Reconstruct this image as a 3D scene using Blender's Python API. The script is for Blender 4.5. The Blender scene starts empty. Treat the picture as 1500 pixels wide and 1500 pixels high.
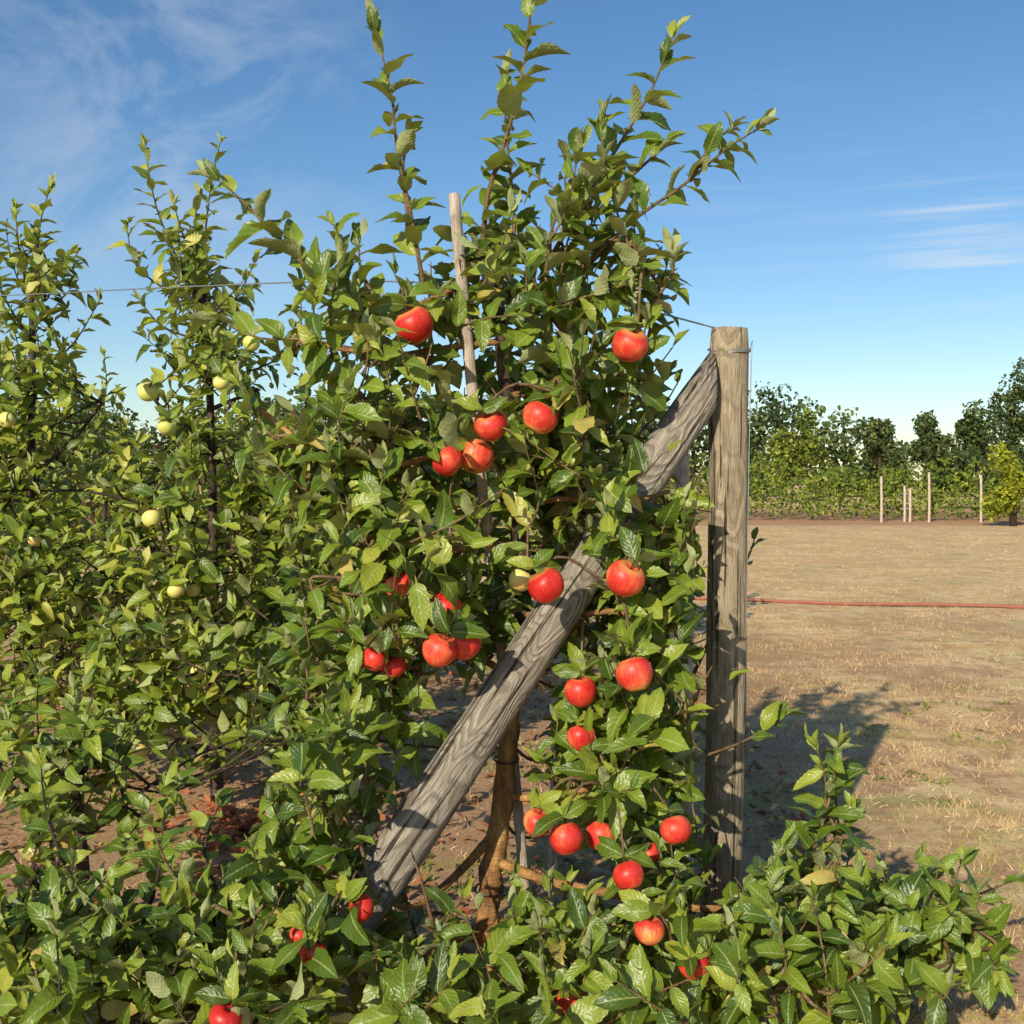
import bpy, math, random
import numpy as np
from mathutils import Vector, Matrix, noise as mnoise
random.seed(7); rng=np.random.default_rng(7)
scene=bpy.context.scene
H=1.5; F=1608.0
def V(u,v,d):
    # survey of the place: bearing / elevation readings + measured distance -> metres
    return Vector(((u-750)/F*d, d, H+(700-v)/F*d))
def U(p):
    return (750+p[0]/p[1]*F, 700-(p[2]-H)/p[1]*F)
SUN_EL=math.radians(27); az=Vector((-0.42,-0.907,0)).normalized()
SUN=Vector((az.x*math.cos(SUN_EL),az.y*math.cos(SUN_EL),math.sin(SUN_EL)))
SUNn=np.array(SUN)

# ---------------------------------------------------------------- materials
def mat(name):
    m=bpy.data.materials.new(name); m.use_nodes=True
    nt=m.node_tree; nt.nodes.clear()
    out=nt.nodes.new('ShaderNodeOutputMaterial'); return m,nt,out
class G:
    def __init__(s,nt): s.nt=nt
    def n(s,t,**k):
        x=s.nt.nodes.new(t)
        for a,b in k.items(): setattr(x,a,b)
        return x
    def l(s,a,b): s.nt.links.new(a,b)
    def math(s,op,a,b=None,c=None):
        x=s.n('ShaderNodeMath',operation=op)
        for i,q in enumerate((a,b,c)):
            if q is None: continue
            if isinstance(q,(int,float)): x.inputs[i].default_value=q
            else: s.l(q,x.inputs[i])
        return x.outputs[0]
    def mix(s,f,a,b):
        x=s.n('ShaderNodeMix',data_type='RGBA')
        if isinstance(f,(int,float)): x.inputs[0].default_value=f
        else: s.l(f,x.inputs[0])
        for i,q in ((6,a),(7,b)):
            if isinstance(q,tuple): x.inputs[i].default_value=(*q[:3],1)
            else: s.l(q,x.inputs[i])
        return x.outputs[2]
    def ramp(s,f,stops):
        x=s.n('ShaderNodeValToRGB'); s.l(f,x.inputs[0])
        e=x.color_ramp.elements
        while len(e)<len(stops): e.new(0.5)
        for i,(p,c) in enumerate(stops):
            e[i].position=p; e[i].color=(*c,1) if len(c)==3 else c
        return x.outputs[0]
    def noise(s,vec,scale,detail=4,rough=.55,dist=0):
        x=s.n('ShaderNodeTexNoise'); x.inputs['Scale'].default_value=scale
        x.inputs['Detail'].default_value=detail; x.inputs['Roughness'].default_value=rough
        x.inputs['Distortion'].default_value=dist
        if vec is not None: s.l(vec,x.inputs['Vector'])
        return x.outputs[0]
    def mapping(s,vec,scale=(1,1,1),rot=(0,0,0)):
        x=s.n('ShaderNodeMapping'); s.l(vec,x.inputs[0]); x.inputs['Scale'].default_value=scale; x.inputs['Rotation'].default_value=rot
        return x.outputs[0]
    def bump(s,h,strength,dist):
        x=s.n('ShaderNodeBump'); x.inputs['Strength'].default_value=strength; x.inputs['Distance'].default_value=dist
        s.l(h,x.inputs['Height']); return x.outputs[0]
    def pri(s,col,rough,nrm=None,spec=.5):
        x=s.n('ShaderNodeBsdfPrincipled')
        if isinstance(col,tuple): x.inputs['Base Color'].default_value=(*col,1)
        else: s.l(col,x.inputs['Base Color'])
        if isinstance(rough,(int,float)): x.inputs['Roughness'].default_value=rough
        else: s.l(rough,x.inputs['Roughness'])
        x.inputs['Specular IOR Level'].default_value=spec
        if nrm is not None: s.l(nrm,x.inputs['Normal'])
        return x.outputs[0]

def leaf_material(name,stops,under,rough=.36,trans=.17,tcol=(.46,.52,.03),spec=.5,veins=True):
    m,nt,out=mat(name); g=G(nt)
    at=g.n('ShaderNodeAttribute',attribute_name='leaf')
    sp=g.n('ShaderNodeSeparateXYZ'); g.l(at.outputs['Vector'],sp.inputs[0])
    t,j,r=sp.outputs
    col=g.ramp(r,stops)
    geo=g.n('ShaderNodeNewGeometry')
    b=None
    if veins:
        nz=g.noise(geo.outputs['Position'],48,3)
        col=g.mix(g.math('MULTIPLY',nz,.20),col,(.03,.055,.012))
        aj=g.math('ABSOLUTE',j)
        mid=g.math('LESS_THAN',aj,.08)
        vein=g.math('SINE',g.math('SUBTRACT',g.math('MULTIPLY',t,44),g.math('MULTIPLY',aj,13)))
        veinm=g.math('MULTIPLY',g.math('GREATER_THAN',vein,.93),.14)
        col=g.mix(veinm,col,(.24,.30,.08))
        col=g.mix(g.math('MULTIPLY',mid,.6),col,(.38,.42,.15))
        br=g.math('MULTIPLY',g.math('GREATER_THAN',g.math('MULTIPLY_ADD',nz,.5,aj),1.24),g.math('GREATER_THAN',r,.58))
        col=g.mix(g.math('MULTIPLY',br,.6),col,(.22,.13,.05))
        col=g.mix(geo.outputs['Backfacing'],col,under)
        h=g.math('SUBTRACT',g.math('MULTIPLY',nz,1.4),g.math('MULTIPLY',vein,.10))
        b=g.bump(h,.55,.005)
    else:
        col=g.mix(geo.outputs['Backfacing'],col,under)
    rr=g.math('MULTIPLY_ADD',geo.outputs['Backfacing'],.3,rough)
    p=g.pri(col,rr,b,spec)
    tr=g.n('ShaderNodeBsdfTranslucent'); tr.inputs[0].default_value=(*tcol,1)
    mx=g.n('ShaderNodeMixShader'); mx.inputs[0].default_value=trans
    g.l(p,mx.inputs[1]); g.l(tr.outputs[0],mx.inputs[2]); g.l(mx.outputs[0],out.inputs[0])
    return m
M_leaf=leaf_material('apple_leaf',[(0,(.042,.085,.009)),(.28,(.100,.168,.014)),(.65,(.215,.290,.026)),(.92,(.36,.39,.05)),(1,(.54,.42,.11))],(.36,.40,.18),rough=.38)
M_leaf2=leaf_material('apple_leaf_pale',[(0,(.060,.110,.012)),(.35,(.17,.235,.018)),(.75,(.33,.38,.035)),(1,(.52,.47,.08))],(.37,.41,.15),rough=.42)
M_far=leaf_material('far_leaf',[(0,(.022,.038,.018)),(.5,(.058,.090,.032)),(.9,(.13,.165,.045)),(1,(.19,.20,.06))],(.08,.115,.04),rough=.7,trans=.10,spec=.15,veins=False)  # distance haze is painted into these lightened leaf colours
M_row=leaf_material('row_leaf',[(0,(.05,.085,.015)),(.5,(.14,.19,.026)),(.9,(.27,.30,.04)),(1,(.34,.33,.06))],(.16,.19,.045),rough=.7,trans=.12,spec=.15,veins=False)
M_farY=leaf_material('far_leaf_yellow',[(0,(.12,.15,.018)),(.6,(.28,.32,.025)),(1,(.45,.42,.04))],(.28,.30,.05),rough=.7,trans=.2,spec=.15,veins=False)
M_rust=leaf_material('rust_leaf',[(0,(.05,.06,.018)),(.5,(.15,.10,.025)),(1,(.32,.15,.04))],(.14,.10,.05),rough=.7,trans=.15,tcol=(.3,.14,.04),spec=.15,veins=False)
M_litter=leaf_material('litter_leaf',[(0,(.16,.09,.04)),(.4,(.36,.17,.07)),(.7,(.46,.12,.06)),(1,(.52,.38,.19))],(.30,.20,.11),rough=.8,trans=.1,tcol=(.3,.14,.04),spec=.2,veins=False)
M_grass=leaf_material('dry_grass',[(0,(.60,.38,.16)),(.5,(.80,.56,.27)),(.85,(.90,.72,.42)),(.9,(.34,.36,.08)),(1,(.22,.30,.05))],(.72,.51,.24),rough=.8,trans=.25,tcol=(.8,.54,.24),spec=.1,veins=False)

def bark(name,c0,c1,c2):
    m,nt,out=mat(name); g=G(nt)
    tc=g.n('ShaderNodeTexCoord').outputs['Object']
    a=g.noise(g.mapping(tc,(1,1,.35)),45,5,.65); b=g.noise(tc,9,4,.6)
    col=g.ramp(a,[(.3,c0),(.55,c1),(.75,c2)])
    col=g.mix(g.ramp(b,[(.42,(0,0,0)),(.62,(.6,.6,.6))]),col,c0)
    ring=g.noise(g.mapping(tc,(1,1,5)),28,2)
    g.l(g.pri(col,.7,g.bump(g.math('ADD',a,g.math('MULTIPLY',ring,.8)),.9,.008),.25),out.inputs[0]); return m
M_bark=bark('apple_bark',(.14,.07,.028),(.42,.22,.075),(.56,.38,.18))
M_barkd=bark('apple_bark_dark',(.025,.018,.014),(.085,.055,.038),(.17,.12,.08))
M_twig=bark('twig_bark',(.10,.055,.028),(.22,.14,.07),(.30,.24,.14))

def wood(name,c0,c1,c2,grain=(9,9,.55),knots=False,green=0.0,crack=.43):
    m,nt,out=mat(name); g=G(nt)
    tc=g.n('ShaderNodeTexCoord').outputs['Object']
    warp=g.noise(g.mapping(tc,(1,1,.35)),6.5,2,.5)
    fine=g.noise(g.mapping(tc,(grain[0]*2,grain[1]*2,grain[2]*2)),14,6,.7)
    ringv=g.math('FRACT',g.math('MULTIPLY_ADD',warp,26 if knots else 14,g.math('MULTIPLY',fine,.35)))
    ringt=g.math('ABSOLUTE',g.math('SUBTRACT',ringv,.5))
    streak=g.noise(g.mapping(tc,(38,38,1.1)),1.5,5,.65)
    col=g.ramp(fine,[(.25,c0),(.5,c1),(.72,c2)])
    col=g.mix(g.math('MULTIPLY',g.math('GREATER_THAN',ringt,.36),.6 if knots else .35),col,c0)
    cr=g.ramp(streak,[(crack-.03,(1,1,1)),(crack,(0,0,0))])
    col=g.mix(g.math('MULTIPLY',cr,.88),col,(.04,.028,.018))
    big=g.noise(tc,3.2,3)
    col=g.mix(g.ramp(big,[(.4,(0,0,0)),(.7,(green,)*3)]),col,(.22,.22,.12))
    hh=g.math('SUBTRACT',g.math('ADD',fine,g.math('MULTIPLY',ringt,.8)),g.math('MULTIPLY',cr,2.4))
    g.l(g.pri(col,.85,g.bump(hh,1.0,.012),.15),out.inputs[0]); return m
M_post=wood('weathered_post_wood',(.25,.18,.11),(.50,.395,.27),(.68,.57,.43),green=.35,crack=.42)
M_brace=wood('weathered_brace_wood',(.20,.16,.12),(.42,.36,.29),(.60,.54,.45),knots=True,green=.1,crack=.42)
M_stake=wood('stake_wood',(.34,.25,.18),(.66,.54,.44),(.80,.70,.60),green=0,crack=.33)
def simple(name,c,r,metal=0):
    m,nt,out=mat(name); g=G(nt)
    tc=g.n('ShaderNodeTexCoord').outputs['Object']
    a=g.noise(tc,20,3)
    col=g.mix(a,tuple(x*.65 for x in c),tuple(min(1,x*1.3) for x in c))
    p=g.pri(col,r); p.node.inputs['Metallic'].default_value=metal
    g.l(p,out.inputs[0]); return m
M_wire=simple('galvanised_wire',(.35,.36,.37),.45,.6)
M_tie=simple('black_tie',(.02,.02,.02),.5)
M_hose=simple('red_hose',(.36,.12,.08),.8)

def apple_mat(name,red):
    m,nt,out=mat(name); g=G(nt)
    tc=g.n('ShaderNodeTexCoord').outputs['Object']
    oi=g.n('ShaderNodeObjectInfo')
    off=g.n('ShaderNodeVectorMath',operation='ADD'); g.l(tc,off.inputs[0])
    cx=g.n('ShaderNodeCombineXYZ'); g.l(g.math('MULTIPLY',oi.outputs['Random'],9),cx.inputs[0]); g.l(cx.outputs[0],off.inputs[1])
    st=g.noise(g.mapping(off.outputs[0],(110,110,16)),1.6,5,.65); bg=g.noise(off.outputs[0],11,2)
    sp=g.noise(off.outputs[0],330,1)
    if red:
        f=g.math('ADD',g.math('MULTIPLY',st,.34),g.math('MULTIPLY',bg,.78))
        f=g.math('ADD',f,g.math('MULTIPLY_ADD',oi.outputs['Random'],.12,-.055))
        col=g.ramp(f,[(.43,(.50,.016,.014)),(.57,(.68,.045,.028)),(.66,(.78,.13,.055)),(.80,(.82,.46,.14))])
        sz=g.n('ShaderNodeSeparateXYZ'); g.l(tc,sz.inputs[0])
        q=g.ramp(g.math('MULTIPLY_ADD',sz.outputs[2],12,.5),[(.0,(.6,.6,.6)),(.15,(0,0,0)),(.86,(0,0,0)),(1,(.5,.5,.5))])
        col=g.mix(q,col,(.76,.50,.12))
        col=g.mix(g.math('MULTIPLY',g.math('GREATER_THAN',sp,.70),.3),col,(.88,.5,.32))
    else:
        col=g.ramp(bg,[(.3,(.56,.58,.12)),(.55,(.76,.68,.20)),(.70,(.80,.46,.18))])
    g.l(g.pri(col,g.math('MULTIPLY_ADD',bg,.25,.30),g.bump(bg,.25,.02),.38),out.inputs[0]); return m
M_red=apple_mat('apple_red_skin',True); M_yel=apple_mat('apple_yellow_skin',False)

# ---------------------------------------------------------------- mesh helpers
def link(o,parent=None):
    scene.collection.objects.link(o)
    if parent: o.parent=parent
    return o
def empty(name):
    o=bpy.data.objects.new(name,None); return link(o)
def np_mesh(name,verts,quads,mats,attr=None,parent=None,smooth=True):
    me=bpy.data.meshes.new(name); n=len(verts); f=len(quads)
    me.vertices.add(n); me.vertices.foreach_set('co',np.asarray(verts,dtype=np.float32).ravel())
    k=quads.shape[1]
    me.loops.add(f*k); me.loops.foreach_set('vertex_index',quads.astype(np.int32).ravel())
    me.polygons.add(f); me.polygons.foreach_set('loop_start',np.arange(0,f*k,k,dtype=np.int32))
    try: me.polygons.foreach_set('loop_total',np.full(f,k,dtype=np.int32))
    except Exception: pass
    for m in mats: me.materials.append(m)
    me.polygons.foreach_set('use_smooth',np.full(f,smooth,dtype=bool))
    if attr is not None:
        a=me.attributes.new('leaf','FLOAT_VECTOR','POINT'); a.data.foreach_set('vector',attr.astype(np.float32).ravel())
    me.update(calc_edges=True); me.validate()
    return link(bpy.data.objects.new(name,me),parent)

ST_H=(np.array([-.20,0,.10,.20,.23,.36,.39,.52,.55,.67,.70,.81,.84,.93,1.03]),
      np.array([.03,.12,.62,.88,.83,1.03,.95,1.02,.92,.90,.78,.70,.56,.34,.02]))
ST_M=(np.array([-.20,0,.15,.36,.60,.82,1.02]),np.array([.03,.12,.72,1.0,.95,.60,.02]))
ST_L=(np.array([-.12,.05,.4,.75,1.0]),np.array([.05,.45,1.0,.75,.03]))
ST_F=(np.array([0,.5,1.0]),np.array([.45,1.0,.45]))
def build_leaves(name,L,mats,parent=None,st=ST_H):
    """L rows: base(3) axis(3) normal(3) len wid fold curl rnd"""
    D=np.array(L,dtype=float); n=len(D)
    B,A,N=D[:,0:3],D[:,3:6],D[:,6:9]; ln,wd,fo,cu,rn=D[:,9],D[:,10],D[:,11],D[:,12],D[:,13]
    A/=np.linalg.norm(A,axis=1,keepdims=True)
    N-=A*(A*N).sum(1,keepdims=True); N/=np.linalg.norm(N,axis=1,keepdims=True)+1e-9
    S=np.cross(A,N); T,Wp=st; k=len(T); J=np.array([-1.,0.,1.])
    ph=rng.uniform(0,6.28,n); bend=rng.normal(0,.12,n); tw=rng.normal(0,.35,n)
    t=T[None,:,None]*np.ones((n,1,3)); j=J[None,None,:]*np.ones((n,k,1))
    w=Wp[None,:,None]*wd[:,None,None]/2
    tt=np.clip(t,0,1)
    along=ln[:,None,None]*(t-.25*np.abs(cu)[:,None,None]*tt**2)
    side=w*j*np.cos(fo)[:,None,None]+ln[:,None,None]*bend[:,None,None]*tt**2
    up=-cu[:,None,None]*ln[:,None,None]*tt**2+w*np.abs(j)*np.sin(fo)[:,None,None]
    up=up+w*.26*np.sin(tt*8.0+ph[:,None,None]+j*1.7)*np.abs(j)+w*j*np.sin(tw[:,None,None]*tt)
    P=B[:,None,None,:]+along[...,None]*A[:,None,None,:]+side[...,None]*S[:,None,None,:]+up[...,None]*N[:,None,None,:]
    at=np.stack([t,j,rn[:,None,None]*np.ones_like(t)],-1)
    q=[]
    for i in range(k-1):
        for jj in range(2):
            q.append((i*3+jj,i*3+jj+1,(i+1)*3+jj+1,(i+1)*3+jj))
    q=np.array(q)[None]+(np.arange(n)*k*3)[:,None,None]
    return np_mesh(name,P.reshape(-1,3),q.reshape(-1,4),mats,at.reshape(-1,3),parent)

class Tubes:
    def __init__(s): s.v=[]; s.f=[]
    def add(s,path,radii,sides=8,lump=0.0,cap=True):
        path=[Vector(p) for p in path]; n=len(path); base=len(s.v)
        t0=(path[1]-path[0]).normalized(); ref=Vector((0,0,1)) if abs(t0.z)<.9 else Vector((1,0,0))
        e=t0.cross(ref).normalized()
        for i in range(n):
            t=(path[min(i+1,n-1)]-path[max(i-1,0)])
            if t.length<1e-7: t=t0
            t=t.normalized(); e=(e-t*e.dot(t)).normalized(); b=t.cross(e)
            for k in range(sides):
                a=2*math.pi*k/sides; r=radii[i]
                if lump: r*=1+lump*(mnoise.noise(path[i]*22+Vector((math.cos(a),math.sin(a),0))*.9))
                s.v.append(path[i]+e*math.cos(a)*r+b*math.sin(a)*r)
            if i:
                o=base+(i-1)*sides
                for k in range(sides):
                    s.f.append((o+k,o+(k+1)%sides,o+sides+(k+1)%sides,o+sides+k))
        if cap:
            for ring,flip in ((base,True),(base+(n-1)*sides,False)):
                c=len(s.v); s.v.append(sum((s.v[ring+k] for k in range(sides)),Vector())/sides)
                for k in range(sides):
                    a,b2=ring+k,ring+(k+1)%sides
                    s.f.append((b2,a,c,c) if flip else (a,b2,c,c))
    def obj(s,name,m,parent=None):
        me=bpy.data.meshes.new(name)
        fs=[f if f[2]!=f[3] else f[:3] for f in s.f]
        me.from_pydata([tuple(v) for v in s.v],[],fs); me.materials.append(m)
        for p in me.polygons: p.use_smooth=True
        return link(bpy.data.objects.new(name,me),parent)

def smooth(path,sub=4):
    P=[Vector(p) for p in path]; out=[]
    for i in range(len(P)-1):
        p0=P[max(i-1,0)];p1=P[i];p2=P[i+1];p3=P[min(i+2,len(P)-1)]
        for k in range(sub):
            t=k/sub
            out.append(.5*((2*p1)+(p2-p0)*t+(2*p0-5*p1+4*p2-p3)*t*t+(-p0+3*p1-3*p2+p3)*t**3))
    out.append(P[-1]); return out

def rv(s=1): return Vector((random.gauss(0,s),random.gauss(0,s),random.gauss(0,s)))

class Tree:
    def __init__(s,leaf=.115,gap=.032):
        s.skel=[]; s.twigs=Tubes(); s.trunk=Tubes(); s.leaves=[]; s.leaf=leaf; s.gap=gap; s.keep=[]; s.lit=[]; s.litn=None
    def limb(s,path,r0,r1,tube=None,sides=9,lump=.25,sub=5,skel=True):
        P=smooth(path,sub); n=len(P)
        (tube or s.trunk).add(P,[r0+(r1-r0)*(i/(n-1))**.8 for i in range(n)],sides,lump)
        if skel: s.skel+=P
        return P
    def ok(s,p):
        if p[1]<.8: return False
        u,v=U(p)
        for (a,b,rr,dd,pr) in s.keep:
            if p[1]>dd: continue
            ax,ay=a; bx,by=b; L2=(bx-ax)**2+(by-ay)**2
            t=0 if L2==0 else max(0,min(1,((u-ax)*(bx-ax)+(v-ay)*(by-ay))/L2))
            if (u-ax-t*(bx-ax))**2+(v-ay-t*(by-ay))**2<rr*rr and random.random()<pr: return False
        if s.lit:
            if s.litn is None: s.litn=np.array([(*q,r,pr) for q,r,pr in s.lit])
            w=np.array(p)[None]-s.litn[:,:3]; sd=w@SUNn
            d=np.linalg.norm(w-sd[:,None]*SUNn,axis=1)
            k=np.nonzero((sd>.03)&(sd<1.3)&(d<s.litn[:,3]))[0]
            if len(k) and random.random()<s.litn[k,4].max(): return False
        return True
    def shoot(s,path,r0=.005,leafscale=1.0,bare=.0,dens=1.0,sub=4,draw=True,free=False):
        P=smooth(path,sub) if len(path)>2 else [Vector(p) for p in path]
        n=len(P)
        if draw: s.twigs.add(P,[r0+(0.0016-r0)*(i/(n-1)) for i in range(n)],5,0,False)
        seg=[(P[i+1]-P[i]).length for i in range(n-1)]; tot=sum(seg)
        if tot<1e-4: return
        phi=random.uniform(0,6.28); x=bare*tot; 
        while x<=tot:
            acc=0
            for i,sg in enumerate(seg):
                if acc+sg>=x or i==len(seg)-1: break
                acc+=sg
            f=min(1,(x-acc)/max(sg,1e-6)); p=P[i].lerp(P[i+1],f); d=(P[i+1]-P[i]).normalized()
            fr=x/tot; phi+=2.4+random.gauss(0,.25)
            e1=d.orthogonal().normalized(); e2=d.cross(e1)
            r=e1*math.cos(phi)+e2*math.sin(phi)
            if free: ang=math.radians(random.uniform(38,74)) if fr<.85 else math.radians(random.uniform(15,45))
            else: ang=math.radians(random.uniform(42,80)) if fr<.85 else math.radians(random.uniform(15,50))
            a=(d*math.cos(ang)+r*math.sin(ang)+Vector((0,0,random.uniform(-.15,.18) if free else random.uniform(-.5,.15)))+rv(.10)).normalized()
            nn=(d*.7+Vector((0,0,.55))+SUN*.8+rv(.54))
            sz=s.leaf*leafscale*random.uniform(.66,1.15)*(1 if fr<.8 else 1-.4*(fr-.8)/.2)
            if s.ok(p+a*sz*.6):
                s.leaves.append((*p,*a,*nn,sz,sz*random.uniform(.42,.58),random.uniform(.15,.8),random.uniform(.02,.52) if not free else random.uniform(.15,.55),min(1,max(0,random.gauss(.43,.28)))))
            x+=s.gap*random.uniform(.7,1.3)/dens
        for k in range(3 if free else 2):
            a=(d+rv(.3)).normalized(); sz=s.leaf*leafscale*random.uniform(.4,.7)
            if s.ok(P[-1]+a*sz*.5):
                s.leaves.append((*P[-1],*a,*(rv(.5)+Vector((0,0,1))),sz,sz*.42,.7,random.uniform(-.1,.3),random.uniform(.5,.9)))
    def nearest(s,p,below=True):
        best=None;bd=1e9
        for q in s.skel:
            d=(q-p).length+ (max(0,q.z-p.z)*1.2 if below else 0)
            if d<bd: bd=d;best=q
        return best
    def blob(s,u,v,d,ru,rvv,rd,n,up=.5,ls=1.0):
        for _ in range(n):
            while True:
                q=Vector((random.uniform(-1,1),random.uniform(-1,1),random.uniform(-1,1)))
                if q.length<1: break
            dd=d+q.y*rd; p=V(u+q.x*ru,v+q.z*rvv,dd)
            if p.z<.06: continue
            b=s.nearest(p)
            out=(p-b); 
            if out.length<1e-3: out=rv(1)
            dirn=(out.normalized()*.7+Vector((0,0,up))+rv(.35)).normalized()
            L=random.uniform(.10,.27)
            st=p-dirn*L*.5; en=p+dirn*L*.5+Vector((0,0,.02)); mid=p+rv(.012)
            if s.ok(p) and s.ok(st) and s.ok(b.lerp(st,.6)):
                m1=b.lerp(st,.55)+Vector((0,0,-.04*out.length))+rv(.02)
                pp=smooth([b,m1,st],4); m=len(pp)
                s.twigs.add(pp,[.0055+(.0038-.0055)*i/(m-1) for i in range(m)],5,0,False)
                if random.random()<.35 : s.skel.append(st)
            s.shoot([st,mid,en],.0042,ls,draw=s.ok(p))

def apple_obj(p,r,m,parent,idx,tree=None):
    vs=[];fs=[];nt_,nph=22,28
    sq=random.uniform(-.05,.07); ph0=random.uniform(0,6.28); tp=random.uniform(.03,.13)
    for i in range(nt_+1):
        th=math.pi*i/nt_
        for k in range(nph):
            ph=2*math.pi*k/nph
            rr=r*math.sin(th)**.94*(1+tp*math.cos(th))*(1+.015*math.cos(5*ph+1)*(th/math.pi)**2)*(1+sq*math.cos(ph-ph0))
            z=r*.93*math.cos(th)*(1+.05*math.cos(ph-ph0)*math.sin(th))-.34*r*math.exp(-(th/.27)**2)+.20*r*math.exp(-((math.pi-th)/.24)**2)
            vs.append((rr*math.cos(ph),rr*math.sin(ph),z))
    for i in range(nt_):
        for k in range(nph):
            fs.append((i*nph+k,(i+1)*nph+k,(i+1)*nph+(k+1)%nph,i*nph+(k+1)%nph))
    nb=len(fs)
    tb=Tubes(); tb.add([(0,0,r*.5),(0.001,0,r*.85),(.004,.002,r*1.25)],[.0022,.0018,.0024],6)
    o=len(vs); vs+=[tuple(v) for v in tb.v]; fs+=[tuple(i+o for i in (f if f[2]!=f[3] else f[:3])) for f in tb.f]
    o=len(vs)
    for k in range(5):
        a=k*1.2566; ca,sa=math.cos(a),math.sin(a)
        zb=-r*.73
        vs+= [(ca*.002-sa*.003,sa*.002+ca*.003,zb-.001),(ca*.002+sa*.003,sa*.002-ca*.003,zb-.001),(ca*.008,sa*.008,zb-.006)]
        fs.append((o,o+1,o+2)); o+=3
    me=bpy.data.meshes.new('apple'); me.from_pydata(vs,[],fs); me.materials.append(m); me.materials.append(M_barkd)
    for i,pg in enumerate(me.polygons):
        pg.use_smooth=True
        if i>=nb: pg.material_index=1
    ob=bpy.data.objects.new('apple_%d'%idx,me); ob.location=p
    s=random.uniform(.92,1.05); ob.scale=(random.uniform(.97,1.04)*s,s,s*random.uniform(.92,1.05))
    ob.rotation_euler=(random.uniform(-1.0,.5),random.uniform(-.6,.6),random.uniform(0,6.28))
    link(ob,parent)
    if tree:
        top=Vector(p)+ob.rotation_euler.to_matrix()@Vector((.004,.002,r*1.2))
        b=tree.nearest(top,False)
        pp=smooth([b,b.lerp(top,.6)+Vector((0,0,.05)),top],4)
        tree.twigs.add(pp,[.0055-.003*i/(len(pp)-1) for i in range(len(pp))],5,0,False)
        if r>.03:
            for k in range(4):
                a=Vector((random.gauss(0,1),random.gauss(0,.6)+.2,random.uniform(-.2,.9))).normalized(); sz=tree.leaf*random.uniform(.6,.95)
                tree.leaves.append((*top,*a,*(SUN+rv(.4)),sz,sz*.5,.4,random.uniform(.1,.5),random.random()*.9))
    return ob

# ================================================================= MAIN APPLE TREE
T=Tree(leaf=.108,gap=.0260)
T.limb([V(722,1515,2.99),V(716,1400,3.0),V(716,1310,3.0),V(730,1215,3.0),V(742,1120,3.02),V(748,1040,3.05)],.038,.027,sides=16,lump=.4,sub=8)
TR2=Tubes()
T.limb([V(748,1040,3.05),V(764,960,3.06),V(766,850,3.06),V(762,740,3.06),V(758,660,3.06),V(742,560,3.05),V(733,470,3.04),V(712,390,3.03),V(704,350,3.03)],.026,.018,tube=TR2,sides=12,lump=.4)
def limb(*pts,r=.013,r1=.006): T.limb([V(*p) for p in pts],r,r1,sides=8,sub=5)
limb((716,1385,3.0),(680,1370,2.9),(600,1400,2.75),(480,1390,2.65),(360,1350,2.6),r=.02)
limb((718,1350,3.0),(780,1370,2.9),(850,1410,2.75),(960,1440,2.65),(1080,1420,2.7),(1250,1400,2.75),(1430,1360,2.8),r=.02)
limb((730,1215,3.0),(660,1290,2.85),(600,1330,2.7),(540,1300,2.6),r=.014)
limb((725,1260,3.0),(800,1290,2.9),(900,1310,2.8),(1010,1330,2.78),(1150,1330,2.8),(1300,1330,2.85),r=.016)
limb((738,1165,3.02),(800,1170,2.95),(880,1150,2.9),(960,1130,2.9),r=.012)
limb((755,1000,3.05),(690,960,2.95),(600,980,2.85),(500,1000,2.8),r=.013)
limb((766,900,3.06),(840,900,2.95),(920,900,2.9),(970,960,2.9),r=.012)
limb((764,800,3.06),(690,800,2.98),(600,830,2.9),(500,850,2.85),r=.012)
limb((762,740,3.06),(830,730,3.0),(900,740,2.95),(980,720,3.0),r=.012)
limb((758,660,3.06),(680,650,3.0),(590,680,2.92),(480,670,2.9),(370,590,2.95),r=.012)
limb((745,580,3.05),(820,570,3.0),(900,560,3.0),r=.011)
limb((735,500,3.04),(650,510,3.0),(560,520,2.95),(440,500,2.95),r=.010)
limb((733,470,3.04),(800,450,3.0),(850,400,3.0),r=.012)
limb((712,390,3.03),(630,440,3.0),(550,450,2.97),(470,400,2.97),r=.010)
T.keep=[((640,1165),(860,865),48,2.98,.92),((975,690),(1045,560),48,3.25,.92),
        ((1070,470),(1068,820),48,3.4,1),((1066,820),(1058,1265),42,3.4,.9),((900,810),(960,710),22,3.1,.5),
        ((668,300),(700,560),22,3.0,.82),((705,640),(722,860),24,3.0,.9),
        ((738,1050),(735,1225),46,3.05,.96),((716,1250),(716,1385),40,3.0,.82),((735,430),(745,560),20,3.05,.8),
        ((600,1190),(560,1260),30,2.8,.6),((690,1060),(670,1250),25,2.98,.5),
        ((590,420),(650,330),34,3.6,.7),((500,520),(545,560),28,3.6,.7),((680,520),(700,560),22,3.6,.6),((830,470),(860,500),22,3.6,.6),((790,330),(800,380),22,3.6,.55),((400,560),(420,620),28,3.6,.75),((660,240),(680,280),40,3.6,.8)]
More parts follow.
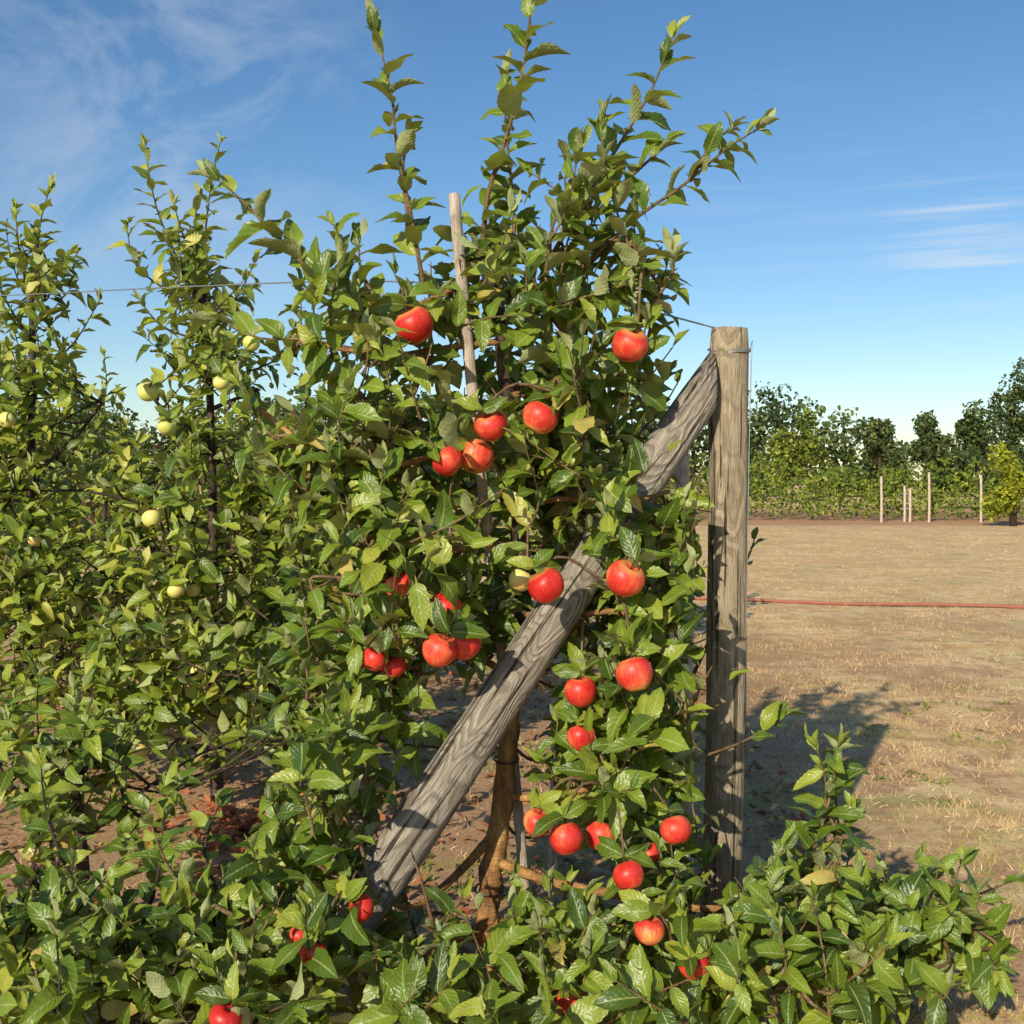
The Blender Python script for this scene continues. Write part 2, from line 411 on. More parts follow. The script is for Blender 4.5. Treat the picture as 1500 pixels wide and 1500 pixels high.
APP=[(607,478,28,2.85),(922,505,28,2.85),(718,624,26,2.72),(790,613,28,2.78),(657,676,25,2.8),(697,668,26,2.86),(587,858,24,2.75),
(652,893,26,2.72),(801,858,28,2.66),(916,847,29,2.68),(643,953,26,2.62),(681,941,26,2.66),(548,965,20,2.7),(575,975,20,2.75),(930,988,28,2.66),
(850,1013,24,2.85),(852,1080,22,2.85),(830,1228,26,2.66),(788,1205,23,2.75),(880,1225,22,2.75),(990,1216,24,2.68),(921,1283,24,2.64),(950,1363,24,2.5),
(952,1250,15,2.8),(1015,1410,23,2.45),(458,1395,21,2.35),(530,1330,21,2.45),(330,1492,26,2.2),(835,1465,22,2.45),(440,1372,17,2.45)]
PART={548,575,850,852,788,880,952,1015,530,835,440,657,458}
for u,v,r,d in APP:
    hid=u in PART
    T.keep.append(((u,v),(u,v),r+(2 if hid else 9),d+.02,.6 if hid else .9)); T.lit.append((V(u,v,d),.05,.5 if hid else .85))
T.keep.append(((762,850),(762,850),24,2.85,.95))
bt=V(1035,575,3.165); bb=Vector((-.71,2.467,0))
for f in np.linspace(.0,.75,24): T.lit.append((bt.lerp(bb,f),.055,.62))
for v in range(1050,1400,22): T.lit.append((V(735 if v<1240 else 716,v,3.0),.085,.94))
for v in range(500,1260,50): T.lit.append((V(1071-(v-480)*.02,v,3.2),.05,.4))
for v in range(320,860,60): T.lit.append((V(668+(v-285)*.1,v,2.98),.05,.65))
def S(*pts,r=.007,ls=1.13,dens=.92,bare=.0): T.shoot([V(*p) for p in pts],r,ls,bare,dens,free=True)
S((622,430,3.0),(603,320,3.0),(582,220,2.98),(572,130,2.97),(548,40,2.96),dens=1)
S((600,330,3.0),(590,250,3.0),(600,200,3.0),ls=.9)
S((708,350,3.02),(716,280,3.0),(745,190,2.98),(768,90,2.97),(778,0,2.96),(772,-30,2.96),r=.008)
S((752,380,3.05),(752,300,3.08),(742,200,3.08),(738,110,3.08),ls=1)
S((790,410,3.0),(850,300,3.02),(905,215,3.03),(955,130,3.04),(985,55,3.05),r=.008)
S((830,380,3.0),(868,290,2.95),(880,230,2.95),(882,180,2.95))
S((850,400,3.0),(925,325,2.97),(1000,272,2.95),(1062,220,2.94),(1108,190,2.94),r=.007,dens=.85)
S((1010,265,2.95),(1045,210,2.95),(1070,190,2.96),ls=.85)
S((900,280,3.0),(945,240,3.0),(975,215,3.0),ls=.95)
S((560,465,2.97),(470,410,2.96),(410,350,2.95),(350,290,2.95),(318,262,2.95),r=.009,dens=1.0,ls=1.22)
S((470,400,2.96),(500,370,2.95),(490,330,2.95),ls=.9)
S((560,520,2.95),(450,498,2.95),(380,495,2.95),(320,470,2.95),r=.006)
S((870,520,3.0),(950,450,3.0),(985,400,3.0),(985,370,3.0))
S((480,670,2.9),(400,640,2.9),(365,590,2.9),(350,560,2.9))
S((560,600,2.9),(500,560,2.9),(470,530,2.9))
S((800,400,2.9),(810,330,2.9),(835,280,2.9)); S((560,450,2.97),(530,400,2.97),(525,350,2.97),ls=1)
S((1150,1330,2.8),(1190,1250,2.85),(1215,1170,2.85),(1228,1100,2.85),r=.008,ls=.95)
S((1300,1330,2.85),(1400,1320,2.9),(1485,1290,2.95),r=.008,ls=.95)
S((1250,1400,2.75),(1360,1420,2.75),(1450,1410,2.75),r=.008,ls=.95)
S((960,1130,2.9),(1080,1090,3.0),(1150,1050,3.05),r=.006,ls=.9)
S((1150,1340,2.8),(1220,1260,2.85),(1245,1190,2.85),ls=.9)
S((600,1330,2.7),(570,1250,2.7),(580,1180,2.7),ls=.9); S((480,1390,2.6),(480,1280,2.6),(500,1200,2.6),ls=.9); S((360,1350,2.6),(260,1290,2.6),(215,1190,2.6),ls=.9)
S((640,1380,2.6),(620,1300,2.6),(600,1240,2.6),ls=.9)
S((960,740,3.0),(1010,760,3.0),(1020,800,3.0)); S((1010,1000,3.3),(1090,830,3.4),(1105,790,3.4),ls=.8)
BL=[(740,430,3.02,165,105,.35,29),(860,330,3.02,80,80,.25,8),(640,410,3.0,75,50,.25,6),(930,420,3.0,55,50,.2,7),
(620,550,3.0,160,90,.4,28),(850,590,3.05,130,110,.4,44),(500,480,3.0,100,50,.3,9),(470,650,3.0,95,80,.35,20),
(620,710,2.97,190,100,.45,46),(870,730,3.05,115,95,.4,38),(560,850,2.9,145,105,.45,40),(930,890,2.97,105,105,.4,38),(760,800,3.15,110,150,.3,24),
(970,1070,2.97,95,105,.4,36),(520,1020,2.85,115,105,.4,32),(680,900,3.1,75,80,.3,13),(480,1190,2.7,90,100,.4,22),(885,1130,3.0,90,85,.35,26),(990,760,3.05,40,50,.2,8),
(600,1420,2.65,205,88,.35,42),(900,1405,2.7,180,85,.35,42),(800,1480,2.4,250,60,.3,24),(990,1270,2.9,85,80,.3,24),
(1180,1335,2.8,125,58,.35,28),(1360,1370,2.85,110,60,.3,22),(1180,1450,2.6,210,60,.3,36),(1200,1190,2.9,40,50,.2,3),(460,1330,2.5,120,80,.3,16)]
for b in BL: T.blob(*b,ls=.9 if b[1]>1150 else .98)
root=empty('apple_tree'); 
for i,(u,v,r,d) in enumerate(APP): apple_obj(V(u,v,d),r/F*d,M_red,root,i+1,T)
apple_obj(V(762,850,2.8),17/F*2.8,M_yel,root,40,T)
T.trunk.obj('trunk',M_bark,root); TR2.obj('upper_trunk',M_barkd,root); T.twigs.obj('twigs',M_twig,root)
build_leaves('foliage',T.leaves,[M_leaf],root)
nl=len(T.leaves)

# ================================================================= NEIGHBOUR TREES
def neighbour(d,trunk,limbs,shoots,blobs,apples,m=M_leaf2,am=M_yel,leaf=.110,gap=.028,st=ST_M,keep=()):
    global nl
    t=Tree(leaf=leaf,gap=gap); t.keep=list(keep)
    t.limb([V(*p) for p in trunk],.03,.012,sides=9)
    for l in limbs: t.limb([V(*p) for p in l],.012,.006,sides=6)
    for i,(u,v,r,dd) in enumerate(apples): t.keep.append(((u,v),(u,v),r+3,dd,.85)); t.lit.append((V(u,v,dd),.05,.8))
    for s_ in shoots: t.shoot([V(*p) for p in s_],.007,1.0,free=True)
    for b in blobs: t.blob(*b)
    e=empty('apple_tree')
    for i,(u,v,r,dd) in enumerate(apples): apple_obj(V(u,v,dd),r/F*dd,am,e,i+1,t)
    t.trunk.obj('trunk',M_barkd,e); t.twigs.obj('twigs',M_barkd,e)
    build_leaves('foliage',t.leaves,[m],e,st); nl+=len(t.leaves)
neighbour(5,[(318,1180,5),(314,1000,5),(312,800,5),(308,600,5),(300,480,5),(296,400,5)],
 [[(314,1000,5),(230,930,4.9),(130,900,4.8)],[(314,950,5),(400,900,4.9),(480,880,4.8)],[(312,800,5),(400,760,4.9),(470,720,4.9)],[(312,780,5),(220,740,4.9),(130,720,4.8)],[(308,640,5),(240,600,4.9),(210,560,4.9)],[(308,600,5),(380,570,4.9)],
  [(318,1120,5),(230,1060,4.9),(150,1040,4.8)],[(318,1110,5),(400,1060,4.9),(460,1040,4.8)]],
 [[(298,450,5),(260,380,5),(228,300,5),(212,215,5)],[(297,430,5),(300,350,5),(308,280,5),(322,210,5)],[(300,480,5),(250,430,5),(200,390,5),(185,330,5)],[(300,500,5),(350,430,5),(375,380,5)],[(305,560,5),(400,530,4.9),(430,480,4.9)],
  [(300,420,5),(270,350,5),(255,300,5)],[(302,500,5),(240,480,5),(205,440,5)],[(298,430,5),(285,350,5),(290,290,5)]],
 [(295,430,5,62,80,.35,16),(300,560,5,90,80,.45,28),(300,690,5,150,80,.6,52),(300,820,4.95,190,90,.7,92),(300,960,4.9,220,100,.8,98),(430,740,4.9,80,110,.5,30),(300,1060,4.8,190,60,.6,26)],
 [(368,503,13,4.7),(217,575,15,4.6),(325,560,13,4.6),(243,625,12,4.6),(222,760,15,4.5),(258,865,14,4.4),(283,865,11,4.5),(290,985,12,4.4),(235,752,12,4.6),(205,1100,12,4.3)],
 keep=[((311,560),(314,790),13,5,.88)])
neighbour(5.4,[(40,1147,5.4),(42,900,5.4),(45,700,5.4),(48,520,5.4),(45,430,5.4)],
 [[(42,900,5.4),(120,850,5.3),(190,830,5.2)],[(42,880,5.4),(-40,830,5.2)],[(45,700,5.4),(110,640,5.3),(150,590,5.3)],[(41,1050,5.4),(120,1000,5.2),(180,980,5.1)]],
 [[(46,470,5.4),(50,400,5.4),(58,330,5.4),(75,270,5.4)],[(46,450,5.4),(30,380,5.4),(22,305,5.4)],[(50,560,5.4),(110,500,5.4),(145,440,5.4)],[(45,500,5.4),(0,420,5.4),(-10,330,5.4)],[(50,640,5.3),(120,600,5.3),(165,575,5.3)]],
 [(45,430,5.4,60,80,.4,18),(35,560,5.4,80,80,.5,34),(30,700,5.4,120,90,.6,52),(40,840,5.3,150,90,.6,72),(60,980,5.2,160,90,.6,58),(-100,700,5.6,100,200,.6,34)],
 [(10,615,12,5.0),(50,790,11,4.9)])
neighbour(2.8,[(60,1620,2.62),(70,1500,2.75),(90,1400,2.85),(110,1300,2.9)],
 [[(90,1400,2.85),(200,1380,2.8),(330,1330,2.75)],[(100,1350,2.85),(40,1280,2.8)],[(70,1500,2.75),(200,1480,2.6),(330,1470,2.5)]],
 [[(110,1300,2.9),(70,1200,2.9),(60,1120,2.9)],[(200,1380,2.8),(230,1290,2.8),(240,1200,2.8)],[(330,1330,2.75),(300,1250,2.8),(320,1180,2.8)]],
 [(60,1360,2.85,120,80,.35,24),(90,1450,2.65,140,80,.35,32),(280,1425,2.65,150,75,.35,32),(250,1320,2.9,110,35,.3,7),(380,1480,2.4,140,60,.25,15),(90,1200,3.3,120,50,.4,8)],
 [],m=M_leaf,leaf=.100,gap=.027,st=ST_H)
neighbour(3.6,[(120,1370,3.6),(120,1250,3.6),(110,1150,3.6)],[[(120,1250,3.6),(30,1160,3.5)],[(120,1230,3.6),(220,1150,3.6)]],
 [[(110,1150,3.6),(100,1080,3.6),(110,1010,3.6)]],
 [(70,1100,3.6,140,70,.4,24),(200,1160,3.7,90,50,.3,8),(400,1080,3.9,70,60,.4,6)],[],m=M_leaf,leaf=.10)
for (u,d,top,n) in [(150,8.2,540,1),(470,7.6,560,1),(-60,8,430,1),(600,10.5,590,1),(330,10.5,560,1),(800,8.5,590,1),(940,10,580,1),(60,12,560,1)]:
    gb=700+H/d*F; tp=top
    w=1.05/d*F*.5
    neighbour(d,[(u,gb,d),(u+3,(gb+tp)/2,d),(u,tp+30,d)],[],[[(u,tp+70,d),(u+6,tp+20,d),(u+2,tp-20,d)]],
      [(u,tp+(gb-tp)*.25,d,w*.6,(gb-tp)*.22,.4,24),(u,tp+(gb-tp)*.5,d,w,(gb-tp)*.25,.5,48),(u,tp+(gb-tp)*.75,d,w*1.1,(gb-tp)*.25,.6,48)],
      [],gap=.045,leaf=.13,st=ST_L)

# ================================================================= POST, BRACE, STAKES, WIRE
def pole(name,a,b,r0,r1,m,sides=28,lump=.05,rings=40,cut=None,parent=None):
    a=Vector(a);b=Vector(b); ln=(b-a).length; d=(b-a).normalized()
    q=Vector((0,0,1)).rotation_difference(d); vs=[];fs=[]
    for i in range(rings+1):
        f=i/rings; z=f*ln; r=r0+(r1-r0)*f
        if i==rings: r*=.93
        for k in range(sides):
            an=2*math.pi*k/sides
            nn=mnoise.noise(Vector((math.cos(an)*1.3,math.sin(an)*1.3,z*1.7+r0*90)))
            n2=mnoise.noise(Vector((math.cos(an)*5,math.sin(an)*5,z*3)))
            rr=r*(1+lump*nn+lump*.5*n2)
            vs.append(Vector((rr*math.cos(an)+.008*math.sin(z*2.3),rr*math.sin(an)+.005*math.cos(z*1.7),z-(.006 if i==rings-1 else 0))))
    for i in range(rings):
        for k in range(sides):
            fs.append((i*sides+k,i*sides+(k+1)%sides,(i+1)*sides+(k+1)%sides,(i+1)*sides+k))
    c=len(vs); vs.append(Vector((.008*math.sin(ln*2.3),.005*math.cos(ln*1.7),ln+.002)))
    o=rings*sides
    for k in range(sides): fs.append((o+k,o+(k+1)%sides,c))
    if cut is not None:
        R=q.to_matrix(); Ri=R.transposed()
        for idx in list(range(o,o+sides))+[c]:
            w=R@vs[idx]+a; w=w+d*((cut-w.x)/d.x); vs[idx]=Ri@(w-a)
    me=bpy.data.meshes.new(name); me.from_pydata([tuple(v) for v in vs],[],fs); me.materials.append(m)
    for p in me.polygons: p.use_smooth=len(p.vertices)==4
    ob=bpy.data.objects.new(name,me); ob.location=a; ob.rotation_mode='QUATERNION'; ob.rotation_quaternion=q
    return link(ob,parent)
pr=empty('wooden_post')
ptop=V(1071,482,3.22)
pole('post_shaft',(.603,3.22,-.05),ptop,.059,.056,M_post,lump=.08,parent=pr)
ww=Tubes()
for k,zz in enumerate((1.875,1.868,1.86)):
    ww.add([(ptop.x-.006+.062*math.cos(a),3.22+.062*math.sin(a),zz+.012*math.sin(a+k)) for a in np.linspace(0,6.28,28)],[.0018]*28,5)
ww.add([(ptop.x+.050,3.20,1.87),(ptop.x+.056,3.19,1.90),(ptop.x+.052,3.185,1.84),(ptop.x+.045,3.183,1.6),(ptop.x+.036,3.18,1.1),(ptop.x+.018,3.18,.5)],[.0016]*6,5)
ww.obj('wire_binding',M_wire,pr)
dd_=(bb-bt).normalized()
pole('wooden_brace',bb+dd_*.05,bt-dd_*.03,.064,.056,M_brace,cut=.583,lump=.08)
pole('support_stake',V(788,1525,3.1)-Vector((0,0,.02)),V(668,284,3.0),.014,.0165,M_stake,sides=12,lump=.12)
pole('support_stake',(V(1004,1100,3.9)*1)-Vector((0,0,.6)),V(1000,660,3.9),.028,.028,M_stake,sides=12,lump=.1)
pole('support_stake',V(806,1330,3.9)-Vector((0,0,.1)),V(812,960,3.9),.016,.016,M_stake,sides=10,lump=.1)
tie=Tubes()
for (u,v,d,r) in ((742,1112,3.02,.034),(717,1302,3.0,.041),(684,374,3.0,.02),(728,470,3.04,.026)):
    c=V(u,v,d); tie.add([(c.x+r*math.cos(a),c.y+r*math.sin(a),c.z+.004*math.sin(a)) for a in np.linspace(0,6.3,16)],[.0028]*16,5)
tie.obj('tree_tie',M_tie,root)
wt=Tubes()
wp=[V(1046,480,3.18),V(950,455,3.14),V(850,434,3.1),V(690,418,3.06),V(500,412,3.5),V(250,421,4.3),V(0,433,5.1),V(-200,438,5.8)]
wp=smooth(wp,6); wt.add(wp,[.0026]*len(wp),6); wt.obj('trellis_wire',M_wire)

# ================================================================= GROUND
def gz(x,y):
    r=math.hypot(x,y); f=max(0,1-r/40)
    return f*(.022*mnoise.noise(Vector((x*.6,y*.6,0)))+.012*mnoise.noise(Vector((x*2.3,y*2.3,3))))
N=150; t=np.linspace(-1,1,N); gx=np.sign(t)*(np.abs(t)**3.2*900+np.abs(t)*9)
vs=[];
for y in gx:
    for x in gx:
        vs.append((x,y+4,gz(x,y+4)))
q=[(i*N+j,i*N+j+1,(i+1)*N+j+1,(i+1)*N+j) for i in range(N-1) for j in range(N-1)]
m,nt,out=mat('ground_dry_field'); g=G(nt)
pos=g.n('ShaderNodeNewGeometry').outputs['Position']
n1=g.noise(pos,.55,5,.6); n2=g.noise(pos,5,6,.7); n3=g.noise(pos,38,5,.75); n4=g.noise(g.mapping(pos,(.8,.35,1)),1.4,6,.7)
nf=g.noise(pos,150,3,.7); nm=g.noise(g.mapping(pos,(.30,1,1)),2.2,7,.78)
grass=g.ramp(n3,[(.25,(.48,.27,.11)),(.5,(.80,.52,.235)),(.72,(.94,.68,.36))])
grass=g.mix(g.ramp(nm,[(.42,(0,0,0)),(.60,(.75,.75,.75))]),grass,(.95,.70,.39))
grass=g.mix(g.ramp(n2,[(.50,(0,0,0)),(.66,(.7,.7,.7))]),grass,(.48,.28,.12))
soil=g.ramp(n3,[(.3,(.26,.135,.07)),(.55,(.54,.32,.175)),(.8,(.72,.47,.28))])
sx=g.n('ShaderNodeSeparateXYZ'); g.l(pos,sx.inputs[0])
dx=g.math('SUBTRACT',sx.outputs[0],g.math('MULTIPLY',sx.outputs[1],.16))
sf=g.math('ADD',g.math('MULTIPLY',dx,-.36),g.math('ADD',g.math('MULTIPLY',n1,.8),g.math('MULTIPLY',n2,.7)))
sm=g.ramp(sf,[(.28,(0,0,0)),(.54,(1,1,1))])
far=g.ramp(g.math('MULTIPLY',sx.outputs[1],.05),[(.40,(1,1,1)),(.60,(0,0,0))])
smm=g.math('MULTIPLY',g.math('MULTIPLY',sm,far),.9)
bp=g.ramp(g.math('ADD',g.math('MULTIPLY',n4,.7),g.math('MULTIPLY',n2,.35)),[(.47,(0,0,0)),(.58,(1,1,1))])
nearf=g.ramp(g.math('MULTIPLY',sx.outputs[1],.05),[(.4,(1,1,1)),(.75,(.4,.4,.4))])
col=g.mix(g.math('MULTIPLY',g.math('MULTIPLY',bp,nearf),.8),grass,soil)
col=g.mix(smm,col,soil)
gp=g.ramp(g.math('ADD',g.math('MULTIPLY',g.noise(g.mapping(pos,(.5,1,1)),1.1,6,.7),.7),g.math('MULTIPLY',n3,.3)),[(.52,(0,0,0)),(.585,(1,1,1))])
gnear=g.ramp(g.math('MULTIPLY',sx.outputs[1],.1),[(.3,(1,1,1)),(.85,(.4,.4,.4))])
col=g.mix(g.math('MULTIPLY',g.math('MULTIPLY',gp,gnear),.72),col,(.27,.31,.07))
rd=g.ramp(g.math('MULTIPLY',sx.outputs[1],.01),[(.335,(0,0,0)),(.355,(1,1,1)),(.5,(1,1,1)),(.6,(0,0,0))])
col=g.mix(g.math('MULTIPLY',rd,.6),col,(.42,.18,.10))
hh=g.math('ADD',g.math('MULTIPLY',n3,1.0),g.math('MULTIPLY',nf,.6))
g.l(g.pri(col,.95,g.bump(hh,.6,.02),.1),out.inputs[0])
np_mesh('ground',np.array(vs),np.array(q),[m])

L=[]
def blade(x,y,h,kind):
    z=gz(x,y)
    a=Vector((random.gauss(0,.7),random.gauss(0,.7),1)).normalized()
    L.append((x,y,z-.003,*a,random.gauss(0,1)-.5,random.gauss(0,1)-1,.2,h,h*random.uniform(.06,.12),.2,random.uniform(.0,.5),kind))
for _ in range(38000):
    d=2.6*math.exp(random.random()*math.log(30/2.6)); 
    u=random.uniform(-.2,.62) if random.random()<.85 else random.uniform(-.7,-.2); x=u*d; y=d
    cl=mnoise.noise(Vector((x*1.6,y*1.6,7))); soilish=(x-.16*y)
    if soilish<.4 and random.random()<.6: continue
    if cl<-.08 and random.random()<.75: continue
    gk=mnoise.noise(Vector((x*.8,y*1.2,31)))+(.06 if y<6 else 0)
    kind=random.uniform(.88,1) if gk>.17 and random.random()<.75 else random.uniform(0,.86)
    for k in range(3):
        blade(x+random.gauss(0,.025),y+random.gauss(0,.025),random.uniform(.012,.038)*(1+d*.03),kind)
STB=(np.array([0,.5,1.0]),np.array([1,.8,.05]))
build_leaves('dry_grass',L,[M_grass],None,STB); ng=len(L)
L=[]
for _ in range(700):
    x=random.uniform(-2.4,4.0); y=random.uniform(2.9,7.5)
    if mnoise.noise(Vector((x*1.3,y*1.3,50)))<(.0 if x<1.4 else .18): continue
    for k in range(7):
        a=Vector((random.gauss(0,1),random.gauss(0,1),random.uniform(.2,1.2)))
        s_=random.uniform(.02,.055)
        L.append((x+random.gauss(0,.02),y+random.gauss(0,.02),gz(x,y),*a,0,0,1,s_,s_*.3,.3,.3,random.uniform(.2,.9)))
build_leaves('weeds',L,[M_leaf2],None,ST_L)
L=[]
for _ in range(3600):
    x=random.uniform(-3.2,1.4); y=random.uniform(2.6,8.5)
    s_=random.uniform(.03,.08)
    L.append((x,y,gz(x,y)+random.uniform(.004,.02),random.gauss(0,1),random.gauss(0,1),random.gauss(0,.2),random.gauss(0,.3),random.gauss(0,.3),1,s_,s_*.5,.3,random.uniform(-.3,.4),random.random()))
for _ in range(60):
    cx,cy=random.gauss(-1.05,.25),random.gauss(4.7,.3)
    for k in range(14):
        s_=random.uniform(.03,.07)
        L.append((cx+random.gauss(0,.02),cy+random.gauss(0,.02),gz(cx,cy)+random.uniform(0,.05),random.gauss(0,1),random.gauss(0,1),random.uniform(.3,1.4),0,-.4,1,s_,s_*.4,.3,.3,random.uniform(.5,.78)))
build_leaves('fallen_leaves',L,[M_litter],None,ST_L)
vs=[];fs=[]
for _ in range(900):
    x=random.uniform(-2.5,4.2); y=random.uniform(2.8,9.5); r=random.uniform(.005,.015)
    o=len(vs); z=gz(x,y)
    for k in range(6):
        a=k*1.047; rr=r*random.uniform(.7,1.3); vs.append((x+rr*math.cos(a),y+rr*math.sin(a),z-.002))
    vs.append((x,y,z+r*random.uniform(.6,.9)))
    for k in range(6): fs.append((o+k,o+(k+1)%6,o+6))
me=bpy.data.meshes.new('soil_clods'); me.from_pydata(vs,[],fs); mc=simple('clod_soil',(.42,.27,.15),.95); me.materials.append(mc)
link(bpy.data.objects.new('soil_clods',me))
hs=Tubes(); hp=[]
for i in range(60):
    x=-3+i*.25; y=13.9-.24*x*.95+.10*math.sin(x*1.1)+.05*math.sin(x*2.7)
    hp.append((x,y,gz(x,y)+.025))
hs.add(hp,[.019]*60,8); hs.obj('irrigation_hose',M_hose)

# ================================================================= DISTANCE
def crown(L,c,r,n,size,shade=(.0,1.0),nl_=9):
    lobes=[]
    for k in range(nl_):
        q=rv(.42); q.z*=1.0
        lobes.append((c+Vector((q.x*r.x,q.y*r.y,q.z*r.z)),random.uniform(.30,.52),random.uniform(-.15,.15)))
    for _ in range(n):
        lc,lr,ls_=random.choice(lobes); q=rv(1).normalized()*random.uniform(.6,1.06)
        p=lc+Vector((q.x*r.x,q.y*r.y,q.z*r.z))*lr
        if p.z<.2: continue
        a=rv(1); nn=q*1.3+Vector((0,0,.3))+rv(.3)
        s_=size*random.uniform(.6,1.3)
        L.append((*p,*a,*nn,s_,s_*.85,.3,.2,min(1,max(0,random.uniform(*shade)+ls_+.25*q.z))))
def belt_top(x):
    b=8.2 if x<27 else 4.4
    return b+1.0*mnoise.noise(Vector((x*.035,3,0)))+1.4*mnoise.noise(Vector((x*.13,9,0)))
L=[]; tk=Tubes()
x=-95
while x<100:
    y=random.uniform(82,98); h=belt_top(x)*random.choice([.70,.80,.85,.95,1.0,1.06,1.1]); w=random.uniform(.30,.44)*max(h,5.5)
    tk.add([(x,y,0),(x+.2,y,h*.4),(x,y,h*.8)],[.25,.18,.06],6)
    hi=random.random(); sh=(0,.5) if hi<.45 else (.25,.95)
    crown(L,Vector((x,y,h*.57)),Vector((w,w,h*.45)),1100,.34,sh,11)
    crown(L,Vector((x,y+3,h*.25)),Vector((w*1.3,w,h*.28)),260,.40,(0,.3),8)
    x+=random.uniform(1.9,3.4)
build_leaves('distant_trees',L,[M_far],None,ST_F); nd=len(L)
tk.obj('distant_trunks',M_barkd,bpy.data.objects['distant_trees'])
def young(u,base_d,topv,w,mt,n=900,gapbase=.35,size=.22):
    p0=V(u,700,base_d); x=p0.x; htop=H+(700-topv)/F*base_d
    e=empty('tree'); tb=Tubes(); tb.add([(x,base_d,0),(x+.04,base_d,htop*.5),(x,base_d,htop*.9)],[.11,.08,.02],7)
    zc=htop*(gapbase+1)/2
    for k in range(9):
        z=htop*random.uniform(gapbase,.7); a=random.uniform(0,6.28)
        tb.add([(x,base_d,z),(x+w*.3*math.cos(a),base_d+w*.3*math.sin(a),z+w*.2),(x+w*.5*math.cos(a),base_d+w*.5*math.sin(a),z+w*.4)],[.04,.025,.01],5)
    tb.obj('trunk',M_barkd,e)
    L=[]; crown(L,Vector((x,base_d,zc)),Vector((w,w,htop*(1-gapbase)/2*1.05)),n,size)
    for k in range(6):
        q=rv(.45); crown(L,Vector((x+q.x*w*.8,base_d+q.y*w,zc+q.z*htop*.25)),Vector((w*.4,w*.4,w*.4)),n//9,size)
    build_leaves('crown',L,[mt],e,ST_F)
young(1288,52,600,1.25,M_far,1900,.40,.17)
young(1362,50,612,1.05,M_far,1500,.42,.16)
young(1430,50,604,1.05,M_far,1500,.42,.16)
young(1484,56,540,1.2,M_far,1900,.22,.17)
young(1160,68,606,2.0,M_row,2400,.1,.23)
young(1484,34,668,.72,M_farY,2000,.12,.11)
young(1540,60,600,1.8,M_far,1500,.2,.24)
L=[]
for row,(yy,hh) in enumerate(((38.5,1.6),(41,1.9),(44,2.2))):
    x=-36
    while x<40:
        h=hh*random.uniform(.6,1.2); sh=random.uniform(-.15,.12)
        for k in range(150):
            z=random.random()**.8*h; w=.5*(1-.5*z/h)
            p=(x+random.gauss(0,w*.6),yy+random.gauss(0,w*.5),z+.1)
            s_=random.uniform(.08,.16)
            L.append((*p,*rv(1),*(rv(.6)+Vector((-.2,-.6,.6))),s_,s_*.8,.3,.2,min(1,max(0,random.gauss(.42+sh,.28)))))
        x+=random.uniform(.6,1.0)
build_leaves('orchard_row',L,[M_row],None,ST_F)
for u,tv,d in ((1291,698,37),(1325,712,37.5),(1333,716,37.3),(1361,692,37),(1437,696,37),(1480,703,37.2)):
    p=V(u,tv,d); pole('orchard_post',(p.x,d,-.05),p,.045,.04,M_stake,sides=8,rings=6)
L=[]
for k in range(26):
    xx=random.uniform(-16,-3.5); yy=random.uniform(16,24)
    crown(L,Vector((xx,yy,random.uniform(.7,1.5))),Vector((1.1,1.0,1.1)),420,.13)
build_leaves('autumn_bushes',L,[M_rust],None,ST_F)
L=[]
for k in range(60):
    xx=random.uniform(-30,3.5); yy=random.uniform(25,34)
    crown(L,Vector((xx,yy,random.uniform(.8,2.0))),Vector((1.5,1.3,1.5)),300,.2)
build_leaves('bushes',L,[M_far],None,ST_F)

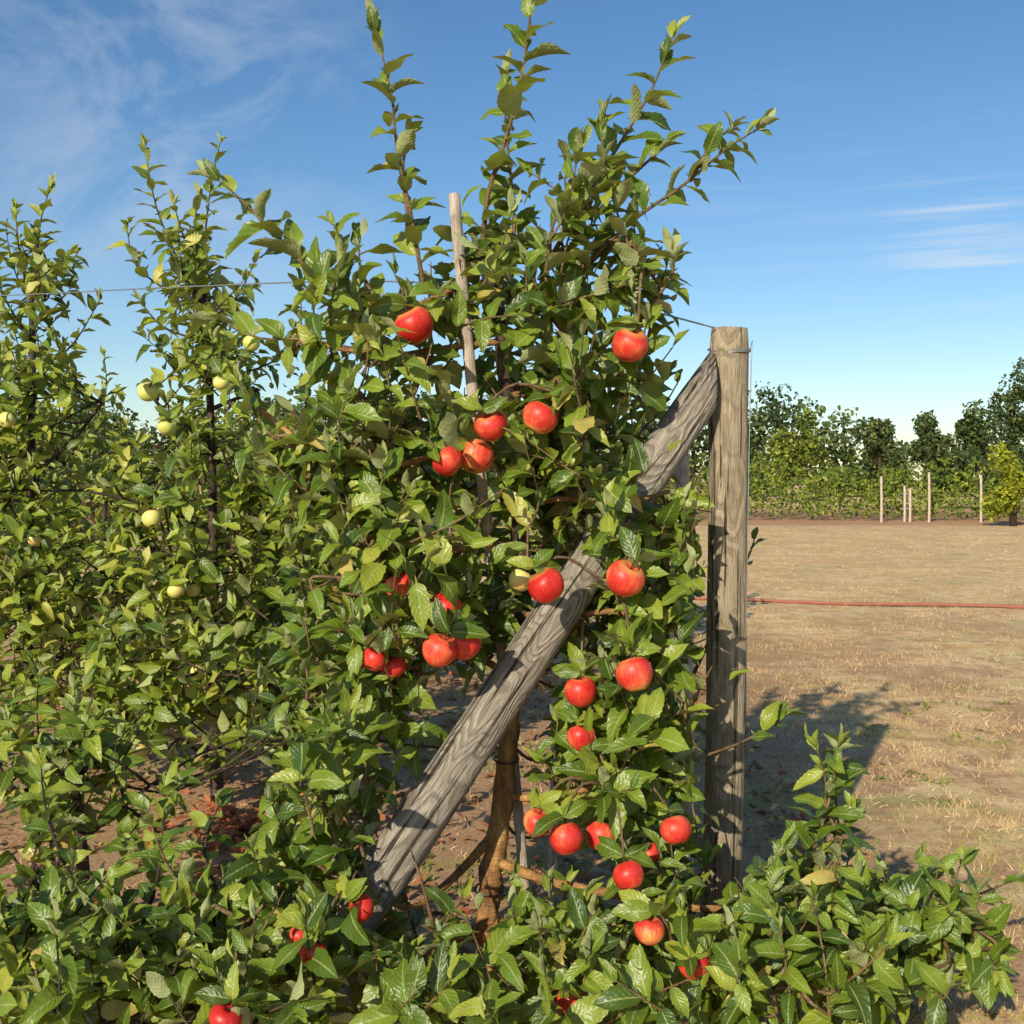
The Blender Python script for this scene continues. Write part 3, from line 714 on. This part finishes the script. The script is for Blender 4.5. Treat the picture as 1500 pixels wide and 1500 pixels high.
# ================================================================= SKY / SUN / CAMERA
w=bpy.data.worlds.new("World"); scene.world=w; w.use_nodes=True; nt=w.node_tree; nt.nodes.clear(); g=G(nt)
sky=g.n('ShaderNodeTexSky',sky_type='NISHITA'); sky.sun_disc=False; sky.sun_elevation=SUN_EL
sky.sun_rotation=math.atan2(SUN.x,SUN.y); sky.air_density=1.0; sky.dust_density=.35; sky.ozone_density=2.4
tc=g.n('ShaderNodeTexCoord').outputs['Generated']
def near(c,r0,r1):
    c=Vector(c).normalized(); x=g.n('ShaderNodeVectorMath',operation='DISTANCE'); g.l(tc,x.inputs[0]); x.inputs[1].default_value=c
    mr=g.n('ShaderNodeMapRange',interpolation_type='SMOOTHSTEP'); g.l(x.outputs['Value'],mr.inputs[0]); mr.inputs[1].default_value=r0; mr.inputs[2].default_value=r1; mr.inputs[3].default_value=1; mr.inputs[4].default_value=0
    return mr.outputs[0]
c1=g.noise(g.mapping(tc,(2.6,2.6,4.5),(0.25,.6,0)),2.3,8,.64,.5)
f1=g.math('MULTIPLY',g.ramp(c1,[(.42,(0,0,0)),(.78,(1,1,1))]),near((-.31,1,.33),.03,.24))
c2=g.noise(g.mapping(tc,(2,2,34),(0,.03,0)),1.6,5,.6,.3)
f2=g.math('MULTIPLY',g.ramp(c2,[(.50,(0,0,0)),(.68,(1,1,1))]),g.math('ADD',near((.41,1,.215),.01,.09),g.math('MULTIPLY',near((.3,1,.12),.1,.3),.25)))
f=g.math('MINIMUM',g.math('ADD',g.math('MULTIPLY',f1,.62),g.math('MULTIPLY',f2,.45)),.8)
hs_=g.n('ShaderNodeHueSaturation'); hs_.inputs['Saturation'].default_value=1.2; g.l(sky.outputs[0],hs_.inputs['Color'])
col=g.mix(f,hs_.outputs[0],(6.2,6.5,6.9))
bg=g.n('ShaderNodeBackground'); bg.inputs[1].default_value=.125; g.l(col,bg.inputs[0])
wo=g.n('ShaderNodeOutputWorld'); g.l(bg.outputs[0],wo.inputs[0])
sl=bpy.data.lights.new('sun','SUN'); sl.energy=5.0; sl.angle=math.radians(.53); sl.color=(1,.91,.72)
so=bpy.data.objects.new('sun',sl); so.rotation_euler=SUN.to_track_quat('Z','Y').to_euler(); so.location=(-4,-6,8); link(so)
cam=bpy.data.cameras.new('camera'); cam.sensor_width=36; cam.lens=36*F/1500; cam.shift_y=-50/1500; cam.clip_end=3000; cam.clip_start=.05
co=bpy.data.objects.new('camera',cam); co.location=(0,0,H); co.rotation_euler=(math.pi/2,0,0); link(co); scene.camera=co
scene.view_settings.view_transform='Standard'; scene.view_settings.look='None'; scene.view_settings.exposure=0
print('LEAVES',nl,'GRASS',ng,'DIST',nd)
